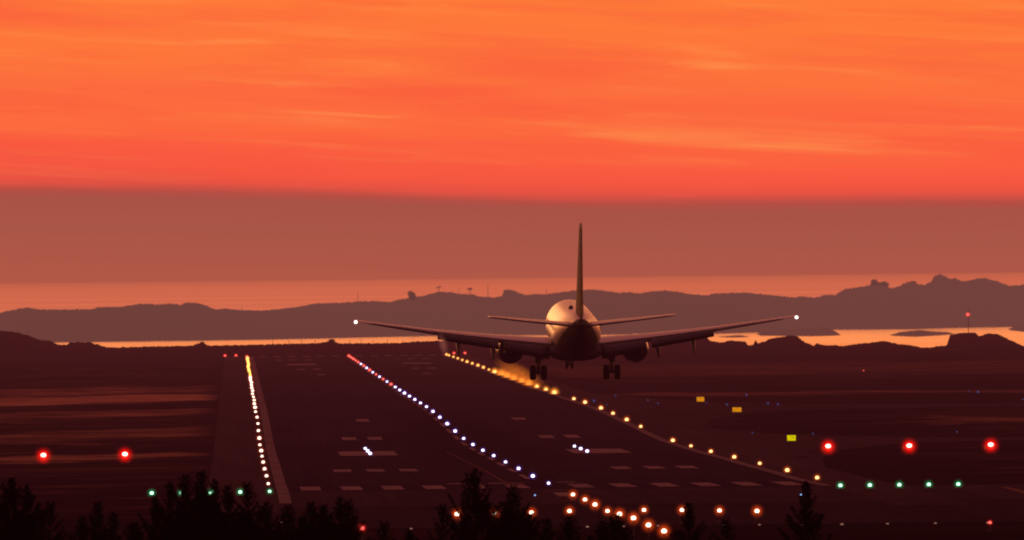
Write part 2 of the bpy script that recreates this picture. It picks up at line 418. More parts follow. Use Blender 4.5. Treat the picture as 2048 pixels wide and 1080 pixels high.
# markings
b = MB()
for s_ in (-1, 1):
    for o in (2.75, 6.35, 9.95, 13.5, 17.05, 20.6):
        sheet(b, CX + s_ * o - .87, CX + s_ * o + .87, YT + 6, YT + 36, .06)
        sheet(b, CX + s_ * o - .87, CX + s_ * o + .87, YE - 36, YE - 6, .06)
    def tdz(y0, offs, w=.85, L=22.5):
        for o in offs: sheet(b, CX + s_ * o - w, CX + s_ * o + w, y0, y0 + L, .06)
    tdz(1248, (10.3, 13.5, 16.7)); tdz(1400, (12.6,), 3.1, 42); tdz(1550, (10.3, 13.4)); tdz(1700, (10.3,))
    tdz(YE - 170, (10.3, 13.5, 16.7)); tdz(YE - 340, (12.6,), 3.1, 45); tdz(YE - 480, (10.3, 13.4)); tdz(YE - 620, (10.3,))
sheet(b, 18.6, 21.6, 1146, 1152, .06); sheet(b, 22.2, 25.4, 1146, 1152, .06); sheet(b, 28.4, 30.0, 1150, 1156, .06)
y = 1180
while y < YE - 90:
    sheet(b, CX - .75, CX - .25, y, y + 30, .06); y += 52
struct(b.build('runway_marking', M['paint']))
b = MB()
for s_ in (-1, 1): sheet(b, CX + s_ * 23.05 - .5, CX + s_ * 23.05 + .5, YT - 60 if s_ < 0 else YT, YE, .056)
struct(b.build('runway_edge_line', M['edgepaint']))
b = MB()
sheet(b, CX - 22.4, CX + 29, YT - 4, YT - 3.2, .07); sheet(b, 0, 150, 1021, 1022.2, .07); sheet(b, 75, 150, 1027, 1028.2, .07)
struct(b.build('threshold_line', M['thinpaint']))
b = MB()
pl = [ground(x, y) for (x, y) in ((893, 905), (940, 928), (975, 946), (1010, 966), (1022, 972))]
for p, q in zip(pl, pl[1:]):
    b.add([(p.x - .09, p.y, gz(p.y) + .08), (p.x + .09, p.y, gz(p.y) + .08), (q.x + .09, q.y, gz(q.y) + .08), (q.x - .09, q.y, gz(q.y) + .08)], [(0, 1, 2, 3)])
pl = [ground(x, y) for (x, y) in ((1085, 987), (1100, 984), (1118, 981.5), (1140, 982), (1165, 984), (1190, 988))]
for p, q in zip(pl, pl[1:]):
    b.add([(p.x, p.y - 1.2, gz(p.y) + .08), (q.x, q.y - 1.2, gz(q.y) + .08), (q.x, q.y + 1.2, gz(q.y) + .08), (p.x, p.y + 1.2, gz(p.y) + .08)], [(0, 1, 2, 3)])
pl = [ground(x, y) for (x, y) in ((2008, 976), (2025, 980), (2048, 987), (2085, 999))]
for p, q in zip(pl, pl[1:]):
    b.add([(p.x - .4, p.y, gz(p.y) + .08), (p.x + .4, p.y, gz(p.y) + .08), (q.x + .4, q.y, gz(q.y) + .08), (q.x - .4, q.y, gz(q.y) + .08)], [(0, 1, 2, 3)])
struct(b.build('taxi_guide_line', M['yellowpaint']))
b = MB(); p0 = ground(1118, 986); p1 = ground(1140, 994)
b.add([(p0.x - .5, p0.y, gz(p0.y) + .05), (p0.x + .6, p0.y, gz(p0.y) + .05), (p1.x + .2, p1.y, gz(p1.y) + .05), (p1.x - .9, p1.y, gz(p1.y) + .05)], [(0, 1, 2, 3)])
struct(b.build('approach_marking', M['paint']))

# ridges: silhouettes read as world heights at their real distance, given body by a front slope, a crest and a back slope
def interp(pts, x):
    if x <= pts[0][0]: return pts[0][1]
    for (a, ya), (b_, yb) in zip(pts, pts[1:]):
        if x <= b_: return ya + (yb - ya) * (x - a) / (b_ - a) if b_ > a else yb
    return pts[-1][1]
NEAR = [(-60, 656), (0, 661), (30, 664), (60, 672), (80, 680), (100, 682), (118, 690), (132, 690), (138, 685), (160, 684), (182, 685), (200, 691), (218, 695), (300, 693), (385, 691), (393, 687), (403, 687), (418, 691),
        (520, 689), (640, 686), (650, 684), (660, 681), (668, 684), (682, 687), (800, 686), (830, 683), (860, 682), (880, 681), (1000, 684), (1200, 686), (1395, 670), (1410, 672), (1420, 682), (1440, 685), (1460, 681), (1490, 683), (1495, 690), (1505, 690),
        (1510, 680), (1515, 687), (1530, 682), (1540, 677), (1560, 674), (1580, 671), (1595, 673), (1605, 682), (1627, 692), (1632, 686), (1650, 691), (1670, 690), (1680, 692), (1700, 690), (1718, 687), (1740, 685), (1768, 682),
        (1790, 687), (1830, 692), (1850, 698), (1870, 693), (1893, 690), (1899, 670), (1920, 666), (1950, 665), (1957, 673), (1965, 670), (1975, 667), (1995, 668), (2015, 678), (2048, 693), (2100, 700)]
FAR = [(-60, 632), (0, 625), (40, 617), (55, 615), (80, 619), (150, 619), (185, 618), (200, 614), (240, 614), (270, 609), (290, 607), (310, 609), (345, 607), (360, 610), (372, 605), (395, 606), (415, 612), (430, 619), (450, 617),
       (480, 620), (520, 621), (560, 618), (600, 613), (630, 607), (690, 605), (715, 603), (750, 602), (780, 604), (795, 600), (812, 597), (850, 591), (875, 584), (900, 584), (920, 588), (945, 589),
       (960, 593), (990, 595), (1005, 592), (1007, 580), (1020, 579), (1032, 583), (1050, 590), (1070, 588), (1090, 589), (1110, 586), (1140, 582), (1180, 579), (1200, 580), (1240, 586), (1255, 584), (1280, 587), (1300, 583),
       (1330, 581), (1350, 583), (1380, 588), (1415, 591), (1425, 587), (1460, 586), (1490, 585), (1530, 589), (1560, 592), (1590, 595), (1605, 592), (1620, 595), (1640, 594), (1645, 590), (1670, 590), (1690, 578), (1720, 574),
       (1738, 571), (1775, 572), (1782, 577), (1800, 572), (1807, 567), (1825, 564), (1835, 568), (1850, 570), (1862, 563), (1870, 552), (1880, 548), (1890, 552), (1900, 558), (1912, 556),
       (1922, 562), (1940, 561), (1955, 557), (1970, 556), (1985, 560), (2005, 566), (2020, 572), (2048, 569), (2100, 580)]
BASE = [(-60, 686), (115, 685), (520, 680), (860, 672), (1000, 670), (1410, 668), (1500, 666), (1560, 672), (1640, 673), (1682, 671), (1684, 665), (1668, 659)]
def ridge(name, prof, Yc, front, back, zf, zb, mat, fine, label=None):
    b = MB(); rows = []
    xs_ = [-3000 + 40 * i for i in range(73)] + [(-100 + fine * i) for i in range(int(2250 / fine))] + [2150 + 60 * i for i in range(50)]
    for xi in xs_:
        yt = interp(prof, xi)
        if xi < -60 or xi > 2100:
            k = min(1, abs(xi - max(-60, min(2100, xi))) / 400); yt = yt + k * 14 * (mnoise.noise(Vector((xi * .006, 3, 0))))
        yt += 1.3 * mnoise.noise(Vector((xi * .12, Yc * .01, 0))) + (2.6 if callable(front) and xi > 700 else 1.2) * mnoise.noise(Vector((xi * .42, Yc * .01, 5))) - .9 * max(0, mnoise.noise(Vector((xi * .9, 3, 5))))
        Yf = front(xi) if callable(front) else front
        crest = at(xi, yt, Yc if not callable(front) else Yf + 500)
        z0 = zf
        row = []
        for tt, hh in ((0, 0), (.12, .18), (.3, .45), (.5, .68), (.72, .88), (.9, .985), (1, 1)):
            Yv = Yf + (crest.y - Yf) * tt
            base_x = at(xi, 600, Yv).x
            nz = mnoise.noise(Vector((base_x * .03, Yv * .02, 1))) * .12 * (crest.z - z0) * (1 - tt) * (tt > 0)
            row.append((base_x, Yv, z0 + (crest.z - z0) * hh + nz))
        row.append((at(xi, 600, crest.y + back).x, crest.y + back, zb))
        rows.append(row)
    n = len(rows[0]); vs = [p for r in rows for p in r]
    b.add(vs, [(j * n + i, (j + 1) * n + i, (j + 1) * n + i + 1, j * n + i + 1) for j in range(len(rows) - 1) for i in range(n - 1)])
    return b.build(name, mat)
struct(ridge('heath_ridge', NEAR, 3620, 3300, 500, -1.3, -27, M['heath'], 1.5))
def base_front(xi):
    pts = [(-60, 686), (115, 685), (520, 680), (860, 672), (1410, 668), (1520, 665), (1640, 660), (1830, 658.5), (1900, 656), (2020, 654), (2100, 654)]
    y = interp(pts, xi); e = 552 - (xi - 1024) * .0107
    return F * (CH + 25) / (y - e)
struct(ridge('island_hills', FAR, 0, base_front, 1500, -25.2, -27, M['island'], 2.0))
# low skerries in the lagoon
def skerry(pts_top, pts_bot, label):
    b = MB(); x0, x1 = pts_top[0][0], pts_top[-1][0]; N = 60; vs = []
    for i in range(N + 1):
        x = x0 + (x1 - x0) * i / N; yb = interp(pts_bot, x); yt = min(yb, interp(pts_top, x) + .35 * mnoise.noise(Vector((x * .2, 0, 0))))
        e = 552 - (x - 1024) * .0107; Yb = F * (CH + 25) / (yb - e)
        p0 = at(x, yb, Yb); p1 = at(x, yt, Yb + 120); p2 = at(x, yt, Yb + 200)
        vs += [(p0.x, p0.y, -25.3), (p1.x, p1.y, max(p1.z, -25.2)), (p2.x, p2.y + 80, -25.6)]
    b.add(vs, [(3 * i + j, 3 * i + 3 + j, 3 * i + 4 + j, 3 * i + 1 + j) for i in range(N) for j in range(2)])
    return tag(b.build('islet', M['island']), label, 'islet')
skerry([(1778, 671), (1800, 664), (1840, 660), (1870, 663), (1895, 664), (1912, 668)], [(1778, 672), (1830, 674), (1870, 672), (1912, 669)], 'low dark islet lying alone in the bright lagoon at right')
skerry([(1520, 664), (1600, 656), (1650, 655), (1668, 661), (1684, 671)], [(1520, 672), (1620, 673), (1684, 671.5)], 'low headland tongue reaching into the lagoon left of the islet')
skerry([(2018, 660), (2030, 652), (2060, 645), (2100, 640)], [(2018, 661), (2048, 664), (2100, 668)], 'low dark headland at the right end of the lagoon')
skerry([(1425, 674), (1455, 672), (1478, 670), (1505, 674)], [(1425, 675), (1460, 676), (1505, 675)], 'thin dark skerry in the lagoon just below right wing')
b = MB(); vs = []
ysea = [3700, 5000, 7000, 9000, 12000, 18000, 30000, 60000, 120000, 250000]
for y in ysea: vs += [(-120000 if y > 20000 else -25000, y, -25), (120000 if y > 20000 else 25000, y, -25)]
b.add(vs, [(2 * i, 2 * i + 1, 2 * i + 3, 2 * i + 2) for i in range(len(ysea) - 1)])
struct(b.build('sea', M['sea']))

# ------------------------------------------------------------------ sky
w = bpy.data.worlds.new('World'); sc.world = w; w.use_nodes = True; t = NT(w.node_tree); t.n.clear()
SUN_EL, SUN_AZ = R(4.0), R(-7.0)     # azimuth from +Y, negative = left of the runway heading
wo = t.new('ShaderNodeOutputWorld'); bg = t.new('ShaderNodeBackground'); t.l.new(bg.outputs[0], wo.inputs[0])
gen = t.new('ShaderNodeTexCoord').outputs['Generated']; D = t.sep(gen); dx, dy, dz = D[0], D[1], D[2]
az = t.math('ARCTAN2', dx, dy)
azc = t.math('MINIMUM', t.math('MAXIMUM', az, -.6), .6)
warp = t.noise(t.xyz(t.math('MULTIPLY', azc, 28), t.math('MULTIPLY', dz, 120), 4), 1, 3)
n1 = t.noise(t.xyz(t.math('ADD', t.math('MULTIPLY', azc, 40), t.math('MULTIPLY', warp, 1.2)), t.math('MULTIPLY', t.math('ADD', dz, t.math('MULTIPLY', azc, .055)), 430)), 1, 5, .58)
n2 = t.noise(t.xyz(t.math('ADD', t.math('MULTIPLY', azc, 36), t.math('MULTIPLY', warp, 2)), t.math('MULTIPLY', t.math('ADD', dz, t.math('MULTIPLY', azc, .06)), 1000), 9), 1, 4, .5)
n3 = t.noise(t.xyz(t.math('MULTIPLY', azc, 14), t.math('MULTIPLY', t.math('ADD', dz, t.math('MULTIPLY', azc, .05)), 190), 2), 1, 4, .5)
edge = t.math('MULTIPLY', t.math('SINE', t.maprange(azc, -.03, .05, -1.5708, 1.5708)), .0010)
e1 = t.math('ADD', t.math('ADD', dz, edge), t.math('MULTIPLY', t.math('SUBTRACT', n1, .5), .0008))
e1 = t.math('ADD', e1, t.math('MULTIPLY', t.math('MULTIPLY', t.math('SUBTRACT', n3, .5), .013), t.maprange(dz, .0068, .011, 0, 1)))
low = t.ramp(t.maprange(e1, 0, .024), [(0, srgb(178, 88, 71)), (.05, srgb(174, 87, 71)), (.13, srgb(170, 86, 71)), (.235, srgb(168, 82, 70)), (.260, srgb(182, 78, 68)), (.288, srgb(228, 82, 66)),
        (.32, srgb(244, 86, 64)), (.38, srgb(250, 92, 63)), (.47, srgb(252, 102, 62)), (.60, srgb(253, 111, 61)), (.78, srgb(254, 118, 58)), (1, srgb(254, 123, 56))])
stre = t.math('MULTIPLY', t.maprange(n2, .52, .74), t.maprange(n1, .42, .70)); stre = t.math('MULTIPLY', stre, t.maprange(dz, .0068, .0095, 0, 1))
low = t.mix(t.math('MULTIPLY', stre, .85, clamp=True), low, srgb(255, 158, 84))
dk = t.math('MULTIPLY', t.maprange(n1, .52, .30), t.maprange(dz, .006, .008, 0, .5)); low = t.mix(dk, low, srgb(248, 84, 60))
hi = t.ramp(t.math('POWER', t.math('MAXIMUM', dz, 0), .5), [(.15, srgb(255, 132, 52)), (.19, (1.3, .30, .06, 1)), (.28, (2.5, .85, .26, 1)), (.36, (2.0, .62, .22, 1)), (.43, (.80, .22, .10, 1)), (.55, (.56, .135, .10, 1)), (.70, (.46, .110, .11, 1)), (1, (.36, .085, .105, 1))])
fall = t.maprange(t.math('MULTIPLY', dy, t.maprange(az, -.9, .9, 1, .8)), -.6, 1.0, .10, 1, True)
hi = t.mix(1.0, hi, t.xyz(fall, fall, fall), 'MULTIPLY')
skyc = t.mix(t.maprange(dz, .021, .026), low, hi)
below = t.math('LESS_THAN', dz, -.0005)
skyc = t.mix(below, skyc, (.05, .014, .013, 1))
st = t.new('ShaderNodeTexSky'); st.sky_type = 'NISHITA'; st.sun_disc = False; st.sun_elevation = R(1.5); st.sun_rotation = SUN_AZ
ns = t.mix(1.0, st.outputs[0], t.xyz(.0008, .0004, .0005), 'MULTIPLY')
skyc = t.mix(t.maprange(dz, .03, .3, 0, 1), skyc, t.mix(1.0, skyc, ns, 'ADD'))
t.l.new(skyc, bg.inputs[0]); bg.inputs[1].default_value = 1.0
w.cycles.sampling_method = 'MANUAL'; w.cycles.sample_map_resolution = 2048
sd = bpy.data.lights.new('sun', 'SUN'); sd.energy = .16; sd.angle = R(10); sd.color = (1, .42, .14)
so = bpy.data.objects.new('sun', sd); col.objects.link(so)
sdir = Vector((math.sin(SUN_AZ) * math.cos(SUN_EL), math.cos(SUN_AZ) * math.cos(SUN_EL), math.sin(SUN_EL)))
so.rotation_euler = sdir.to_track_quat('Z', 'Y').to_euler(); so.location = (-200, 300, 200)

# ------------------------------------------------------------------ aircraft
def S(s): return 17.5 - s         # station behind the nose -> local y
plane = thing('passenger_jet', 'twin-engine white passenger jet landing over the runway with wheels down', 'airplane', (26.45, 1012, 13.62))
plane.rotation_euler = (R(2.35), R(0.0), R(.5))
def super_ring(s, zc, a, hb, n=40):
    return [(a * math.cos(2 * math.pi * i / n), S(s), zc + hb * math.sin(2 * math.pi * i / n)) for i in range(n)]
FUS = [(0, -.55, .06, .06), (.25, -.52, .38, .36), (.8, -.45, .72, .70), (1.6, -.32, 1.08, 1.08), (2.6, -.12, 1.40, 1.50), (3.8, -.02, 1.68, 1.84), (5.2, 0, 1.84, 1.98), (6.5, 0, 1.88, 2.005),
       (12, 0, 1.88, 2.005), (20.5, 0, 1.88, 2.005), (22, .03, 1.87, 1.98), (23.5, .14, 1.82, 1.88), (25, .32, 1.70, 1.71), (26.5, .53, 1.52, 1.49), (28, .76, 1.28, 1.24), (29.5, .96, 1.0, 1.0), (31, 1.12, .70, .74), (32.2, 1.22, .45, .50), (33.1, 1.27, .26, .30), (33.55, 1.28, .13, .15)]
def split_fus(lowz):
    pass
def fus_mesh(lo):
    """upper white shell / lower grey shell, cut along a waterline"""
    b = MB(); rings = []
    for (s, zc, a, hb) in FUS:
        a0 = R(-22)
        if lo: th = [math.pi - a0 + (math.pi + 2 * a0) * i / 18 for i in range(19)]
        else: th = [a0 + (math.pi - 2 * a0) * i / 28 for i in range(29)]
        rings.append([(a * math.cos(q), S(s), zc + hb * math.sin(q)) for q in th])
    n = len(rings[0]); vs = [p for r in rings for p in r]
    b.add(vs, [(k * n + i, k * n + i + 1, (k + 1) * n + i + 1, (k + 1) * n + i) for k in range(len(rings) - 1) for i in range(n - 1)])
    return b
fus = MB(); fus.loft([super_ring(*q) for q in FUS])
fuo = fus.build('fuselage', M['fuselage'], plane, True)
# wing-body fairing
b = MB(); rings = []
for (s, zc, a, hb) in [(9.8, -1.7, .5, .2), (11, -1.55, 1.7, .55), (12.5, -1.5, 2.05, .72), (15, -1.5, 2.15, .78), (18.5, -1.5, 2.12, .76), (20.3, -1.55, 1.85, .62), (21.6, -1.65, 1.1, .35), (22.2, -1.7, .3, .12)]:
    rings.append([(a * math.copysign(abs(math.cos(q)) ** .8, math.cos(q)), S(s), zc + hb * math.copysign(abs(math.sin(q)) ** .9, math.sin(q))) for q in [2 * math.pi * i / 28 for i in range(28)]])
b.loft(rings); b.build('belly_fairing', M['belly'], plane, True)
def airfoil(X, le, c, zle, inc, th, n=12, x0=0.0, x1=1.0, camber=.02):
    """section in the plane X=const; returns loop (upper LE->TE then lower TE->LE)"""
    def yt(u): return 5 * th * (.2969 * math.sqrt(u) - .126 * u - .3516 * u * u + .2843 * u ** 3 - .1015 * u ** 4)
    us = [x0 + (x1 - x0) * (1 - math.cos(math.pi * i / n)) / 2 for i in range(n + 1)]
    up = [(u, yt(u) + camber * 4 * u * (1 - u)) for u in us]; lo = [(u, -yt(u) + camber * 4 * u * (1 - u)) for u in reversed(us)]
    if x0 == 0: lo = lo[:-1]
    if x1 >= .999: lo = lo[1:] if False else lo
    res = []
    ci, si = math.cos(inc), math.sin(inc)
    for (u, z) in up + lo:
        res.append((X, S(le + c * (u * ci + z * si)), zle + c * (z * ci - u * si)))
    return res
# span stations: X, LE station, TE station, z of LE
WS = [(1.0, 11.6, 19.35, -1.22), (1.95, 12.1, 19.35, -1.12), (4.0, 13.15, 19.3, -.88), (5.9, 14.15, 19.3, -.64), (8.3, 15.4, 19.8, -.32), (10.9, 16.75, 20.3, .06), (14.0, 18.35, 20.9, .58), (16.4, 19.6, 21.35, 1.00), (17.0, 19.95, 21.45, 1.10), (17.16, 20.3, 21.45, 1.14)]
def wst(X):
    for a, c in zip(WS, WS[1:]):
        if X <= c[0]:
            q = (X - a[0]) / (c[0] - a[0]); return [a[i] + (c[i] - a[i]) * q for i in range(4)]
    return list(WS[-1])
def th_(X): return .145 - .045 * min(1, X / 14)
def inc_(X): return R(2.0 - 2.6 * X / 17)
for sgn in (-1, 1):
    wing = MB(); rings = []
    for X, le, te, z in WS:
        cut = .76 if X <= 10.9 else .80
        rings.append(airfoil(sgn * X, le, te - le, z, inc_(X), th_(X), 12, 0, cut if X < 15.9 else 1.0))
    wing.loft(rings); wo_ = wing.build('wing', M['wing'], plane, True)
    def surf(name, Xa, Xb, cut, ang, drop, mat, back=0.0, ext=0.0):
        rr = []
        N = 6
        for i in range(N + 1):
            X = Xa + (Xb - Xa) * i / N; _, le, te, z = wst(X); c = te - le
            uh = cut + back; hy = le + c * uh; hz = z - c * uh * math.sin(inc_(X)) + .012 * c - drop
            fc = c * (1 - cut + ext); ring = []
            for (u, zz) in [(0, 0), (.06, .09), (.25, .12), (.6, .07), (1, .0), (.6, -.035), (.25, -.07), (.06, -.06)]:
                u2 = u * fc; z2 = zz * fc; a = ang
                ring.append((sgn * X, S(hy + u2 * math.cos(a) + z2 * math.sin(a)), hz + z2 * math.cos(a) - u2 * math.sin(a)))
            rr.append(ring)
        m = MB(); m.loft(rr); return m.build(name, mat, wo_, True)
    surf('flap', 2.05, 5.55, .77, R(24), .05, M['flap'], .02, .05)
    surf('flap', 5.95, 10.75, .77, R(24), .03, M['flap'], .02, .05)
    surf('aileron', 11.0, 15.8, .81, R(5), .0, M['flap'], .0, .0)
    # spoilers on the upper surface, slightly proud
    # leading-edge slats, drooped
    sl = MB(); rr = []
    for i in range(9):
        X = 5.6 + 10.6 * i / 8; _, le, te, z = wst(X); c = te - le; k = .13 * c; ring = []
        for (u, zz) in [(0, 0), (.15, .28), (.5, .48), (1, .58), (1, .48), (.5, .30), (.3, 0), (.45, -.22), (.15, -.16)]:
            ring.append((sgn * X, S(le - .55 * k + u * k), z + zz * k - .30 * k))
        rr.append(ring)
    sl.loft(rr); sl.build('slat', M['wing'], wo_, True)
    for X in (6.45, 9.15):
        _, le, te, z = wst(X); f = MB(); rings = []
        for (u, w_, h_, dz_) in [(0, .04, .05, -.15), (.5, .14, .2, -.25), (1.3, .19, .30, -.35), (2.1, .19, .34, -.50), (2.8, .15, .30, -.78), (3.4, .08, .18, -1.10), (3.75, .02, .04, -1.36)]:
            y0 = te - 2.5 + u; rings.append([(sgn * X + w_ * math.cos(q), S(y0), z - .1 + dz_ + h_ * math.sin(q)) for q in [2 * math.pi * i / 14 for i in range(14)]])
        f.loft(rings); f.build('flap_track_fairing', M['flap'], wo_, True)
    # engine with pylon
    ex, ez = 4.88, -1.62; es = 11.2
    b = MB(); ring = [(.78, .35), (.90, .10), (1.0, 0), (1.07, .25), (1.10, .9), (1.08, 1.7), (1.0, 2.5), (.88, 3.15), (.84, 3.15), (.80, 2.6), (.72, 2.4), (.70, 1.2), (.72, .6), (.78, .35)]
    b.lathe([(r, S(es + h)) for r, h in ring], 'y', (sgn * ex, 0, ez), 36, caps=False)
    eng = b.build('engine', M['nacelle'], plane, True)
    b = MB(); b.lathe([(.70, S(es + 2.3)), (.62, S(es + 3.3)), (.50, S(es + 4.0)), (.42, S(es + 4.3)), (.38, S(es + 4.3)), (.36, S(es + 3.9))], 'y', (sgn * ex, 0, ez), 28); b.build('exhaust_nozzle', M['nozzle'], eng, True)
    b = MB(); b.lathe([(.30, S(es + 3.8)), (.26, S(es + 4.3)), (.14, S(es + 4.75)), (.02, S(es + 5.0))], 'y', (sgn * ex, 0, ez), 20); b.build('exhaust_cone', M['nozzle'], eng, True)
    b = MB(); b.lathe([(.72, S(es + .8)), (.71, S(es + .95))], 'y', (sgn * ex, 0, ez), 28); b.lathe([(.02, S(es + .35)), (.22, S(es + .8))], 'y', (sgn * ex, 0, ez), 20); b.build('fan', M['nozzle'], eng, True)
    b = MB(); rings = []
    for (s, zt, zb_, w_) in [(es + .8, ez + 1.05, ez + .95, .06), (es + 1.8, ez + 1.22, ez + .9, .2), (es + 3.2, ez + 1.2, ez + .6, .22), (es + 4.6, ez + 1.0, ez + .62, .16), (es + 6.2, ez + .9, ez + .72, .04)]:
        rings.append([(sgn * ex - w_, S(s), zb_), (sgn * ex + w_, S(s), zb_), (sgn * ex + w_, S(s), zt), (sgn * ex - w_, S(s), zt)])
    b.loft(rings); b.build('pylon', M['wing'], eng)
    # horizontal stabiliser
    b = MB(); rings = []
    for X, le, te, z in [(.25, 28.6, 32.6, 1.02), (1.2, 29.1, 32.75, 1.14), (4, 30.75, 33.6, 1.48), (6.9, 32.45, 34.35, 1.86), (7.15, 32.9, 34.4, 1.90)]:
        rings.append(airfoil(sgn * X, le, te - le, z, R(-1.5), .10, 10, 0, 1, 0))
    b.loft(rings); st_ = b.build('horizontal_stabiliser', M['wing'], plane, True)
    b = MB(); rings = []
    for X, te, z in [(1.3, 32.80, 1.14), (6.7, 34.28, 1.86)]:
        c = (te - (29.1 if X < 2 else 32.4)); hy = te - .02
        rings.append([(sgn * X, S(hy - .0), z + .02 + .035 * 1.5 * .0 + .04), (sgn * X, S(hy + .18), z + .03), (sgn * X, S(hy - .0), z - .03)])
    b.loft(rings); b.build('elevator', M['flap'], st_)
    # main landing gear
    gx, gs = 2.86, 17.7
    b = MB(); b.tube((sgn * gx, S(gs), -1.3), (sgn * gx, S(gs), -2.35), .22, .21, 14); b.tube((sgn * gx, S(gs), -2.35), (sgn * gx, S(gs), -3.2), .15, .14, 12)
    b.tube((sgn * (gx - .62), S(gs), -3.18), (sgn * (gx + .62), S(gs), -3.18), .09, .09, 10)
    b.tube((sgn * gx, S(gs), -2.3), (sgn * (gx - 1.15), S(gs), -1.6), .07, .07, 8); b.tube((sgn * gx, S(gs) + .05, -2.5), (sgn * gx, S(gs) + .9, -1.6), .06, .06, 8)
    b.tube((sgn * gx, S(gs) - .18, -2.35), (sgn * gx, S(gs) - .4, -2.75), .04, .04, 6); b.tube((sgn * gx, S(gs) - .4, -2.75), (sgn * gx, S(gs) - .12, -3.1), .04, .04, 6)
    gear = b.build('main_landing_gear', M['gear'], plane)
    for o in (-.43, .43):
        tb = MB(); tb.lathe([(.28, -.22), (.44, -.245), (.54, -.20), (.575, -.10), (.575, .10), (.54, .20), (.44, .245), (.28, .22)], 'x', (sgn * gx + o, S(gs), -3.18), 28)
        tb.build('tyre', M['tyre'], gear, True)
        tb = MB(); tb.lathe([(.10, -.215), (.27, -.17), (.27, .17), (.10, .215)], 'x', (sgn * gx + o, S(gs), -3.18), 20); tb.build('wheel_rim', M['gear'], gear, True)
    b = MB(); b.box((sgn * (gx + .24), S(gs), -1.95), (.04, .9, .95)); b.build('gear_door', M['belly'], gear)
    # wing tip lights
    lm, gm, r, gr = LM['navigation']
    tl = link('navigation_light', lm, plane, (sgn * 17.12, S(21.55), 1.10), r)
    link('glow', gm, tl, (0, 0, 0), gr / r)
# fin
b = MB(); rings = []
for z, le, te, th in [(1.3, 26.6, 32.9, .105), (2.0, 27.1, 33.0, .105), (3.0, 27.85, 33.2, .10), (5.5, 29.6, 33.85, .095), (8.6, 31.9, 34.7, .09), (8.95, 32.25, 34.75, .08), (9.02, 32.7, 34.75, .05)]:
    c = te - le; ring = []
    def yt(u): return 5 * th * (.2969 * math.sqrt(u) - .126 * u - .3516 * u * u + .2843 * u ** 3 - .1015 * u ** 4)
    us = [(1 - math.cos(math.pi * i / 10)) / 2 for i in range(11)]
    for u in us: ring.append((c * yt(u), S(le + c * u), z))
    for u in reversed(us[1:-1]): ring.append((-c * yt(u), S(le + c * u), z))
    rings.append(ring)
b.loft(rings); fin = b.build('tail_fin', M['fin'], plane, True)
b = MB(); rings = []
for z, te, L in [(2.1, 33.02, 1.3), (5.5, 33.86, 1.1), (8.5, 34.68, .8)]:
    rings.append([(.055, S(te - L * .2), z), (.01, S(te + .12), z), (-.01, S(te + .12), z), (-.055, S(te - L * .2), z)])
b.loft(rings); b.build('rudder', M['fin'], fin)
b = MB(); b.add([(0, S(22.5), 1.93), (.12, S(26.5), 1.9), (-.12, S(26.5), 1.9), (.05, S(27.9), 3.05), (-.05, S(27.9), 3.05), (.2, S(28.4), 1.85), (-.2, S(28.4), 1.85)],
    [(0, 1, 3), (0, 3, 4), (0, 4, 2), (1, 5, 3), (2, 4, 6), (3, 5, 6, 4), (0, 2, 1), (1, 2, 6, 5)]); b.build('dorsal_fillet', M['white'], fin)
b = MB(); b.ball((0, 0, 0), 1, 14); a_ = b.build('antenna_dome', M['antenna'], plane, True, (-.40, S(21.5), 1.98)); a_.scale = (.20, .35, .24)
b = MB(); b.tube((0, 0, 0), (0, 0, 1.9), .12, .03, 6); b.build('antenna_blade', M['antenna'], a_)
b = MB(); b.lathe([(.13, 0), (.09, -.12), (.02, -.2)], 'y', (0, S(33.55), 1.28), 14); b.build('exhaust_outlet', M['nozzle'], plane)
# cockpit and cabin windows
for sgn in (-1, 1):
    b = MB(); b.add([(0, -.12, -.16), (0, .12, -.16), (-sgn * .035, .12, .16), (-sgn * .035, -.12, .16)], [(0, 1, 2, 3)])
    wm = b.mesh('cabin_window', M['nozzle'])
    for k in range(36): link('cabin_window', wm, plane, (sgn * 1.862, S(6.6 + k * .51), .52))
# nose gear
b = MB(); b.tube((0, S(4.9), -1.6), (0, S(4.9), -3.22), .09, .08, 10); b.tube((-.26, S(4.9), -3.2), (.26, S(4.9), -3.2), .05, .05, 8); b.tube((0, S(4.9), -2.6), (0, S(3.9), -1.6), .05, .05, 8)
ng = b.build('nose_landing_gear', M['gear'], plane)
for o in (-.22, .22):
    tb = MB(); tb.lathe([(.15, -.09), (.28, -.10), (.335, -.05), (.335, .05), (.28, .10), (.15, .09)], 'x', (o, S(4.9), -3.2), 22); tb.build('tyre', M['tyre'], ng, True)
for sgn in (-1, 1):
    b = MB(); b.box((sgn * .38, S(5.5), -2.15), (.03, 1.6, .45)); b.build('gear_door', M['belly'], ng)

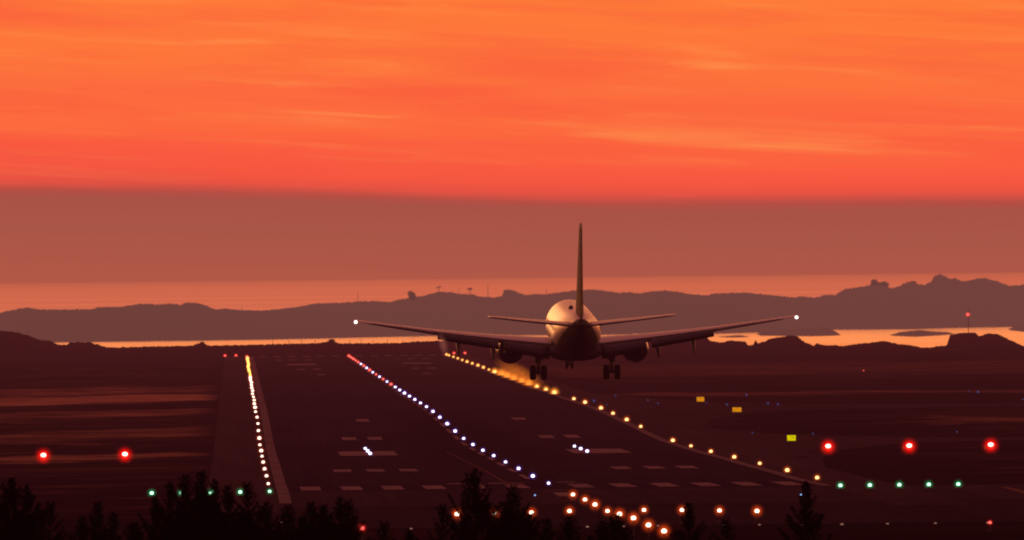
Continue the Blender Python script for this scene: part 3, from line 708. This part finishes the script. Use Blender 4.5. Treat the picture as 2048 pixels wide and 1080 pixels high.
# ------------------------------------------------------------------ aerodrome lamps
# runway edge lights, 60 m apart
for side, sx, gname in ((-1, CX - 24.15, 'runway edge lights in the left row'), (1, CX + 24.2, 'runway edge lights in the right row')):
    for k in range(0, 35):
        Y = YT + 60 * k + (2 if k == 0 else 0)
        if side > 0 and k == 0: continue
        if side > 0 and k in (8, 15): continue
        if side > 0 and 13 <= k <= 33: Y += 24
        Y *= .985; sx_ = sx * .985 + random.uniform(-.04, .04) * (Y / 1100) + (.75 * max(0, 1400 - Y) / 260 if side > 0 else 0)
        z = gz(Y)
        yellow = k >= 25
        sd_ = 'left' if side < 0 else 'right'
        if side < 0:
            if k == 0:
                kind = 'green'; lab = 'green-white light at the near corner of the left runway edge'
            elif k == 34: kind = 'centre_red'; lab = 'reddish light ending the left runway edge row at the far end'
            elif k > 23: kind = 'edge_yellow'; lab = f'small yellow left runway edge light, {nth(35 - k)} from the far end'
            else: kind = 'edge_white'; lab = f'warm white left runway edge light, {nth(k)} beyond the green corner light'
        else:
            if 16 <= k <= 18 or k == 24: kind = 'edge_flare'; lab = f'large glowing amber right runway edge light, {nth(k - 15)} of the flaring ones' if k < 24 else 'bright amber right edge light at the far side of the orange blur'
            elif 19 <= k <= 23: kind = 'edge_blur'; lab = f'right runway edge light lost in the orange blur below the engine, {nth(k - 18)} from near'
            elif k > 23: kind = 'edge_amber'; lab = f'small amber right runway edge light, {nth(35 - k)} from the far end'
            else: kind = 'edge_orange' if k > 5 else 'edge_orange'; lab = f'warm orange right runway edge light, {nth(k)} from the near end'
        lamp('runway_edge_light', kind, (sx_, Y, z + .03), .25, lab, 'runway light', gname, size=random.uniform(.78, 1.14))
# centreline lights
reds = {33, 32, 31, 30, 29, 27, 25, 23, 21, 19}
for k in range(34):
    Y = (1137 + 60.3 * k) * .985
    red = k in reds
    lab = (f'small red runway centreline light, {nth(34 - k)} light from the far end' if red else
           f'violet-white runway centreline light, {nth(k + 1)} from the near end')
    lamp('runway_centreline_light', 'centre_red' if red else 'centre_white', ((CX + .35) * .985, Y, gz(Y) + .03), .2, lab, 'runway light', 'lights along the runway centreline',
         size=random.uniform(.85, 1.1) * (.82 if not red and k > 18 else 1))
# threshold wing bars
for i in range(1, 5):
    lamp('threshold_light', 'green', ((CX - 24.15 - 2.5 * i) * .985, YT * .985, gz(YT * .985) + .03), .25, f'green threshold light left of the runway, {nth(i)} outward from the corner', 'runway light', 'green threshold lights')
for i in range(5):
    lamp('threshold_light', 'green', ((CX + 24.2 + 2.5 * i) * .985, YT * .985, gz(YT * .985) + .03), .25, f'green threshold light right of the runway, {nth(i + 1)} outward', 'runway light', 'green threshold lights')
# touchdown zone lights on the aiming blocks
for side, X in (('left', CX - 12.6), ('right', CX + 10.7)):
    for i, Y in enumerate((1394, 1420, 1446)):
        lamp('touchdown_light', 'touch', (X, Y, gz(Y) + .06), .18, f'bright white touchdown light on the {side} aiming block, {nth(i + 1)} from near', 'runway light', f'touchdown lights on the {side} block', size=.85 - .12 * (i == 2))
# approach lights
for i, (px, py) in enumerate(((1146, 989), (1170, 999), (1190, 1009), (1239, 1028), (1267, 1036), (1297, 1050), (1328, 1062))):
    Y = [1036, 1000, 973, 911, 879, 847, 816][i]
    p = at(px, py, Y); z = gz(Y)
    lamp('approach_light', 'approach', (p.x, Y, z), p.z - z, f'orange-haloed approach light in the slanting line, {nth(i + 1)} from the runway', 'approach light', 'approach lights leading to the runway', k=random.uniform(.84, 1.0), pole=max(.2, p.z - z - .2))
for i, (px, py) in enumerate(((914, 1028), (989, 1027), (1063, 1025), (1139, 1022), (1215, 1022), (1288, 1020), (1364, 1020), (1439, 1021), (1514, 1022))):
    Y = 940; p = at(px, py, Y); z = gz(Y)
    lamp('approach_light', 'approach', (p.x, Y, z), p.z - z, f'orange-haloed crossbar approach light, {nth(i + 1)} from the left of the bar', 'approach light', 'approach lights in the crossbar', k=random.uniform(.82, 1.0), pole=max(.2, p.z - z - .2))
# slope indicator units
box_me = MB(); box_me.box((0, .25, .55), (1.1, 1.3, .42)); box_me.box((0, -.42, .78), (1.16, .12, .05)); box_me = box_me.mesh('cabinet', M['housing'])
leg_me = MB(); leg_me.tube((0, 0, 0), (0, 0, .34), .04, .04, 8); leg_me = leg_me.mesh('leg', M['steel'])
for i, (px, py, lab) in enumerate(((87, 910, 'red slope light left of the runway, the one nearer the photo edge'), (250, 908, 'red slope light left of the runway, the one nearer the runway'),
        (1656, 892, 'red slope light right of the runway, nearest the runway'), (1818, 891, 'red slope light right of the runway, middle of three'), (1981, 889, 'red slope light right of the runway, outermost of three'))):
    Y = 1443
    for _ in range(60):
        p = at(px, py, Y)
        if p.z - gz(Y) > .95: break
        Y -= 2
    z = gz(Y)
    t_ = thing('slope_indicator_light', lab, 'runway light', (p.x, Y, z), 'red slope indicator lights')
    h = p.z - z
    lm, gm, r, gr = LM['papi']
    link('cabinet', box_me, t_, (0, .15, h - .85))
    link('lens', lm, t_, (0, -.45, h), (r * 1.15, r * .5, r * .85)); link('glow', gm, t_, (0, -.5, h - .08), gr)
    for a, c in ((-.4, -.2), (.4, -.2), (-.4, .7), (.4, .7)): link('leg', leg_me, t_, (a, c, 0), (1, 1, max(.15, (h - .5) / .34)))
# far end and obstruction lights
for px, py, lab in ((450, 714, 'small red light beyond the far end, far left of the edge row'), (472, 713.5, 'small red light just left of the left edge row at the far end'),
                    (908, 708.5, 'small red light at the far end right beside the right edge row'), (930, 709, 'small red light at the far end, outermost on the right')):
    Y = 3148; p = at(px, py, Y); z = gz(Y)
    lamp('runway_end_light', 'red', (p.x, Y, z + .03), p.z - z - .03 if p.z > z + .2 else .3, lab, 'runway light', 'red lights at the far runway end', size=1.0)
for px, py, Y, kd, sz, lab in ((1727, 741, 2450, 'red', .45, 'tiny lone red light on the dark field right of the aircraft'), (724, 1056, 780, 'red', 1.35, 'red light glowing among the bushes at the bottom left'),
                       (1980, 1045, 900, 'red', 1.0, 'dim red light on the dark verge at bottom right')):
    p = at(px, py, Y); z = gz(Y)
    lamp('obstruction_light', kd, (p.x, Y, z), p.z - z, lab, 'red light', size=sz, pole=max(.1, p.z - z - .1))
for i, (px, py) in enumerate(((1188, 806), (1214, 814), (1231, 795), (1296, 805), (1316, 811), (1413, 810), (1454, 814), (1493, 794), (1536, 811), (1556, 813), (1505, 871), (1626, 873), (1914, 869), (1938, 787), (1956, 788), (2046, 803))):
    p = ground(px, py); br = (px in (1493, 1536, 1454, 1956, 1188, 1556))
    lamp('taxiway_light', 'blue', (p.x, p.y, p.z + .03), .3, f'faint blue taxiway light right of the runway, {nth(i + 1)} from the left' if px not in (1505, 1626, 1914) else
         {1505: 'faint blue light left of the nearest yellow sign', 1626: 'faint blue light just right of the nearest yellow sign', 1914: 'faint blue light above the outermost red slope lights'}[px],
         'taxiway light', 'blue taxiway lights', size=random.uniform(1.1, 1.4) if br else random.uniform(.6, .9))
for px, py, lab in ((1070, 996, 'tiny cyan light on the tarmac below the last centreline light'), (1602, 995, 'tiny pale blue light behind the right-hand pine top')):
    p = ground(px, py); lamp('guard_light', 'cyan', (p.x, p.y, p.z + .03), .2, lab, 'runway light')
for i, (px, py) in enumerate(((563, 1046), (822, 1059), (917, 1057), (1097, 1056), (1175, 1055), (1247, 1054), (1316, 1053), (1447, 1052), (1519, 1051), (1602, 1051), (1684, 1050), (1775, 1049), (1871, 1048), (1976, 1047))):
    p = ground(px, py + 2); z = p.z
    lamp('marker_light', 'pale', (p.x, p.y, z), .16, f'dim pale marker at the verge along the bottom, {nth(i + 1)} from the left', 'marker light', 'dim markers along the near verge', size=random.uniform(.8, 1.2)).scale = (1.5, 1.0, .8)

# taxiway signs
def sign(px, py, wpx, hpx, mat, lab, mark=False):
    g_ = ground(px, py + hpx / 2 + 1.5); s_ = g_.y / F; W, H = wpx * s_, hpx * s_
    t_ = thing('taxiway_sign', lab, 'sign', (g_.x, g_.y, g_.z))
    b = MB(); b.box((0, .12, H / 2 + .15), (W + .12, .22, H + .1)); b.build('cabinet', M['housing'], t_)
    b = MB(); b.box((0, 0, H / 2 + .15), (W, .03, H)); b.build('face', mat, t_)
    if mark:
        b = MB(); b.box((.22 * W, -.02, H * .5 + .17), (.12 * W, .02, H * .22)); b.box((.05 * W, -.02, H * .5 + .16), (.05 * W, .02, H * .2)); b.build('character', M['tyre'], t_)
    for q in (-.4, .4):
        b = MB(); b.tube((q * W, .12, 0), (q * W, .12, .12), .05, .05, 8); b.build('leg', M['steel'], t_)
def sign_b(c, s):
    def f(t):
        n = t.noise(t.new('ShaderNodeTexCoord').outputs['Object'], 2.2, 3); k = t.maprange(n, .3, .7, .75, 1.2)
        e = t.new('ShaderNodeEmission'); t.put(e.inputs[0], t.mix(1, (*c, 1), t.xyz(k, k, k), 'MULTIPLY')); e.inputs[1].default_value = s; return e.outputs[0]
    return f
sy = material('lit_yellow_sign', sign_b((.72, .58, .0), .95), haze=False); so_ = material('lit_orange_sign', sign_b((.75, .26, .008), .85), haze=False)
sign(1583, 877, 17, 11, sy, 'bright yellow lit sign beside the nearest taxiway at right', True)
sign(1401, 799, 15, 9, so_, 'orange lit sign, the farther and left of the pair at right')
sign(1474, 820, 18, 9, so_, 'orange lit sign, the nearer and right of the pair')

# ------------------------------------------------------------------ masts, posts and far trees
def mast(name, px, ytop, ybot, Y, r, lab, cat='mast', cross=None):
    p0 = at(px, ybot, Y); p1 = at(px, ytop, Y); h = p1.z - p0.z
    t_ = thing(name, lab, cat, (p0.x, Y, p0.z - 1))
    b = MB(); b.tube((0, 0, 0), (0, 0, h + 1), r, r * .6, 6); b.build('pole', M['steel'], t_)
    if cross:
        b = MB()
        for q in cross: b.box((q[0], 0, h + 1 + q[1]), (q[2], .15, q[3]))
        b.build('antenna', M['steel'], t_)
    return t_
mm = mast('radio_mast', 1937, 617, 667, 3600, .11, 'tall slim mast with a red lamp on the dark ridge at right')
lm, gm, r, gr = LM['red']; pz = at(1935, 629, 3600).z - mm.location.z
b_ = link('beacon', lm, mm, (-.15, -.3, pz), .34); link('glow', gm, b_, (0, 0, 0), 3.0)
for px, a, c, lab in ((716, 582, 604, 'thin mast standing on the far hills left of the rocky knoll'), (918, 575, 588, 'thin short mast on the far hills left of the knoll with a block'), (976, 566, 594, 'tall thin mast on the far hills between tree and block'),
                    (484, 612, 621, 'short post on the far hills above the left runway edge'), (1093, 578, 589, 'short thin post on far hills left of the aircraft')):
    mast('radio_mast', px, a, c, 9600, .22, lab)
mast('radio_mast', 878, 574, 586, 9550, .3, 'short mast with a slanted aerial on top of the rocky knoll', cross=[(-.8, -.5, 2.0, .9), (.8, .4, 2.0, .8)])
mast('radio_mast', 940, 577, 590, 9550, .4, 'short mast with a broad flat dish right of the rocky knoll', cross=[(0, -.3, 3.4, 1.4)])
for i, px in enumerate((545, 578, 603, 630, 700, 722, 746, 775, 806, 838)):
    mast('fence_post', px, 680 - (i % 3) * .8, 689, 3600, .09, f'thin post on the dark ridge beyond the runway, {nth(i + 1)} from the left', 'post')['group'] = 'posts on the ridge beyond the runway'

def leafball(mb, c, rx, ry, rz_, n, leaf, rnd):
    for _ in range(n):
        while True:
            q = Vector((rnd.uniform(-1, 1), rnd.uniform(-1, 1), rnd.uniform(-1, 1)))
            if .15 < q.length < 1: break
        p = Vector((c[0] + q.x * rx, c[1] + q.y * ry, c[2] + q.z * rz_)); u = Vector((rnd.gauss(0, 1), rnd.gauss(0, 1), rnd.gauss(0, 1))).normalized(); v = u.orthogonal().normalized()
        l = leaf * rnd.uniform(.6, 1.3); mb.add([p, p + u * l, p + u * l * .4 + v * l * .7], [(0, 1, 2)])
def far_tree(px, ytop, ybot, wpx, Y, lab):
    rnd = random.Random(px); p0 = at(px, ybot, Y); k = Y / F; h = (ybot - ytop) * k; w_ = wpx * k / 2
    t_ = thing('tree', lab, 'tree', (p0.x, Y, p0.z - 1)); b = MB(); b.tube((0, 0, 0), (0, 0, h * .7), w_ * .12, w_ * .05, 7); b.build('trunk', M['bark'], t_)
    b = MB()
    for i in range(9): 
        a = rnd.uniform(0, 6.28); q = rnd.uniform(0, .55); leafball(b, (w_ * q * math.cos(a), w_ * q * math.sin(a), 1 + h * rnd.uniform(.0, .8)), w_ * .5, w_ * .5, h * .3, 300, w_ * .16, rnd)
    b.build('crown', M['farwood'], t_)
far_tree(825, 582, 598, 24, 9620, 'bushy tree on the far hills at the left foot of the knoll')
far_tree(1748, 560, 573, 24, 10200, 'large bushy tree on the far hills at right, left of two')
far_tree(1768, 562, 575, 26, 10210, 'large bushy tree on the far hills at right, right of two')
far_tree(1822, 561, 569, 22, 10200, 'low bushy tree on the far hills left of the pointed summit')
far_tree(404, 684, 691, 16, 3590, 'round dark bush on the ridge beyond the left runway edge')
far_tree(663, 678, 688, 18, 3590, 'ragged dark bush on the ridge above the centreline lights')

# near pines: leader, whorls of rising branches, needle tufts
def pine_meshes(seed, H=10.5, slope=.43, dens=1.0):
    rnd = random.Random(seed); tr = MB(); cr = MB()
    lean = rnd.uniform(-.12, .12)
    def ax(z): q = z / H; return Vector((lean * q * q * 1.5, 0, z))
    for i in range(8): tr.tube(ax(H * i / 8), ax(H * (i + 1) / 8), .15 * (1 - i / 8) + .012, .15 * (1 - (i + 1) / 8) + .012, 7)
    def tuft(p, d, L, n):
        for _ in range(n):
            v = (d + Vector((rnd.gauss(0, .55), rnd.gauss(0, .55), rnd.gauss(0, .5)))).normalized(); s = v.orthogonal().normalized()
            s = (Matrix.Rotation(rnd.uniform(0, 6.28), 3, v) @ s) * (.016 + .12 * L); l = L * rnd.uniform(.7, 1.25)
            a = p + v * (-.02); cr.add([a - s * .5, a + s * .5, p + v * l], [(0, 1, 2)])
    d = .12; z = H
    for k in range(7): tuft(ax(H - k * .07), Vector((0, 0, 1)), .12, 9)
    while d < H - .8:
        base = ax(H - d); nb = rnd.randint(5, 7); a0 = rnd.uniform(0, 6.28); full = min(slope * d + .12, 2.1)
        for j in range(nb):
            if rnd.random() < .16: continue
            a = a0 + 6.283 * j / nb + rnd.uniform(-.3, .3); L = full * rnd.uniform(.45, 1.3); el = R(62) if d < 1.2 else R(48) if d < 3.5 else R(15)
            el += rnd.uniform(-.15, .15); prev = base; hd = Vector((math.cos(a), math.sin(a), 0)); N = max(3, int(L / (.11 if d < 4.5 else .22)))
            for i in range(1, N + 1):
                q = i / N; p = base + hd * (L * q * math.cos(el)) + Vector((0, 0, L * (q * math.sin(el) * .75 + .30 * q * q)))
                if i % 2 == 0 or i == N: tr.tube(prev, p, .028 * (1 - q) + .006, .022 * (1 - q) + .005, 4); prev = p
                dr = (hd * .6 + Vector((0, 0, .8))).normalized()
                if q > .25 or rnd.random() < .4:
                    tl = .15 if d < 4.5 else .24
                    tuft(p, dr, tl, int(11 * dens)); 
                    if L > .5:
                        for sgn in (-1, 1):
                            sd2 = Vector((-hd.y, hd.x, 0)) * sgn; o = p + sd2 * rnd.uniform(.06, .20) * (1.25 - q) * min(1.6, L); tuft(o + Vector((0, 0, .05)), (dr + sd2 * .6).normalized(), tl, int(7 * dens))
        d += .24 + .035 * d + rnd.uniform(-.04, .06)
    return tr.mesh('trunk', M['bark']), cr.mesh('crown', M['needles'])
PV = [pine_meshes(11), pine_meshes(23, slope=.36), pine_meshes(31, slope=.5, dens=1.2), pine_meshes(47, slope=.30)]
trees = [  # tip x, tip y, distance, variant, label
 (957, 941, 500, 2, 'tall ragged pine top in front of the threshold at centre'), (1026, 973, 520, 0, 'smaller pine leaning against the right of the tall centre pine'),
 (886, 1012, 470, 3, 'narrow short pine just left of the tall centre pine'), (1608, 966, 500, 1, 'lone broad pine top right of the approach lights'), (1384, 1009, 500, 1, 'small pine below the right end of the approach bar'),
 (1454, 1040, 520, 3, 'tiny pine tip just right of the small pine below the bar'), (1138, 1032, 480, 0, 'low pine under the fourth light of the approach crossbar'), (1098, 1040, 490, 1, 'low pine tip right of the tall centre pine'),
 (1242, 1030, 500, 2, 'low broad pine under the middle of the slanting approach lights'), (1205, 1044, 470, 0, 'low pine left of the broad pine under the approach lights'), (1060, 1030, 505, 2, 'broad low pine right behind the tall centre pine'),
 (1010, 1020, 460, 0, 'low dense pine at the right foot of the tall centre pine'), (930, 1046, 480, 1, 'low pine at the left foot of the tall centre pine'),
 (395, 940, 500, 1, 'highest slender pine tip of the left clump'), (370, 946, 515, 0, 'pine tip just left of the highest in left clump'), (341, 962, 490, 3, 'pine at the left side of the left clump'),
 (431, 955, 520, 3, 'pine behind the dim green threshold light'), (455, 968, 500, 0, 'pine between the two dim green lights'), (497, 962, 505, 3, 'slender pine at the right side of the left clump'),
 (412, 978, 470, 2, 'broad pine at the middle of left clump'), (312, 990, 480, 0, 'low pine left of the left clump'), (540, 1000, 500, 2, 'low broad pine below the green corner light'),
 (575, 1008, 480, 0, 'low pine at the near end of left edge line'), (621, 1000, 510, 1, 'slender low pine below the first threshold bar'), (652, 1006, 490, 2, 'broad low pine below the second threshold bar'),
 (680, 992, 500, 0, 'low pine tip below the second threshold bar at left'), (700, 996, 515, 3, 'thin pine tip right of the threshold bar pines'), (766, 1046, 490, 3, 'pine tip barely showing right of the red light at bottom left'),
 (600, 1030, 460, 2, 'broad dark pine low under the left edge line'), (500, 1015, 450, 2, 'broad dark pine low in the left clump'), (350, 1020, 450, 2, 'broad dark pine low at left clump foot'), (440, 1020, 455, 0, 'dark pine low at the clump middle'),
 (26, 952, 500, 2, 'tall broad pine top at the left photo edge'), (55, 968, 515, 0, 'pine tip right of the tall left edge pine'), (2, 985, 490, 1, 'pine partly cut by the left photo edge'), (98, 1000, 500, 3, 'low pine right of the left edge pines'),
 (196, 1000, 510, 1, 'slender pine between the left edge and the clump'), (228, 1020, 500, 3, 'low slender pine right of the slender one'), (165, 1030, 490, 0, 'low pine left of the slender one'), (60, 1030, 450, 2, 'broad dark pine low at the left edge'),
 (270, 1042, 470, 2, 'low broad pine between slender pines and the clump'), (820, 1062, 480, 0, 'pine tip barely showing left of the centre pines'),
 (640, 1040, 455, 2, 'broad dark pine left of the red light at bottom'),
]
for i, (px, py, Y, v, lab) in enumerate(trees):
    tip = at(px, py + (9 if px < 760 else 3), Y); gz0 = gz(Y) - .1; s_ = (tip.z - gz0) / 10.5
    t_ = thing('pine_tree', lab, 'tree', (tip.x, Y, gz0), 'dark pines in front of the runway', rz=i * 2.4)
    link('trunk', PV[v][0], t_, None, (1, 1, s_)); link('crown', PV[v][1], t_, None, (1.05, 1.05, s_))

# ------------------------------------------------------------------ self-glowing volumes: heat haze with its orange glow painted in, and a vapour wisp
def cloud_mat(name, c, s, sc_, th=.45):
    m = bpy.data.materials.new(name); m.use_nodes = True; t = NT(m.node_tree); t.n.clear()
    out = t.new('ShaderNodeOutputMaterial'); co = t.new('ShaderNodeTexCoord').outputs['Object']
    ln = t.new('ShaderNodeVectorMath', operation='LENGTH'); t.l.new(co, ln.inputs[0])
    k = t.math('POWER', t.math('MAXIMUM', t.math('SUBTRACT', 1.0, ln.outputs['Value']), 0), 1.1)
    mp = t.new('ShaderNodeVectorMath', operation='MULTIPLY'); t.l.new(co, mp.inputs[0]); mp.inputs[1].default_value = sc_
    n = t.maprange(t.noise(mp.outputs[0], 1, 4, .6), th, th + .22)
    e = t.new('ShaderNodeEmission'); e.inputs[0].default_value = (*c, 1); t.put(e.inputs[1], t.math('MULTIPLY', t.math('MULTIPLY', k, n), s))
    t.l.new(e.outputs[0], out.inputs['Volume']); m.cycles.emission_sampling = 'NONE'; return m
hz = MB(); hz.ball((0, 0, 0), 1, 24)
pa, pb = at(1000, 728, 1045), at(1082, 770, 1030)
o = link('exhaust_haze', hz.mesh('exhaust_haze', cloud_mat('orange_glow_haze', (1, .22, .015), .40, (9, 7, 6), .33), True), None, (pa + pb) / 2)
d = pb - pa; o.rotation_euler = (0, math.atan2(-d.z, d.x), 0); o.scale = (2.5, 1.6, .82)
tag(o, 'blurred orange shimmer below the left engine over the edge lights', 'haze')
pa, pb = at(880, 668, 1004), at(892, 710, 1004)
o = link('vapour_wisp', hz.mesh('vapour_wisp', cloud_mat('pale_vapour', (.9, .26, .19), .8, (5, 3, 9), .42), True), None, (pa + pb) / 2)
d = pb - pa; o.rotation_euler = (0, math.atan2(-d.z, d.x), 0); o.scale = (1.1, .5, .42)
tag(o, 'faint pinkish vapour wisp trailing below the left wing', 'vapour')

# ------------------------------------------------------------------ render settings
sc.view_settings.view_transform = 'Standard'; sc.view_settings.look = 'None'; sc.view_settings.exposure = 0; sc.view_settings.gamma = 1
cy = sc.cycles; cy.use_denoising = True; cy.max_bounces = 5; cy.diffuse_bounces = 2; cy.glossy_bounces = 3; cy.transparent_max_bounces = 40; cy.volume_bounces = 0
cy.sample_clamp_indirect = 2.0; cy.pixel_filter_type = 'BLACKMAN_HARRIS'; cy.filter_width = 2.0
cy.volume_step_rate = 1.0; cy.volume_max_steps = 64
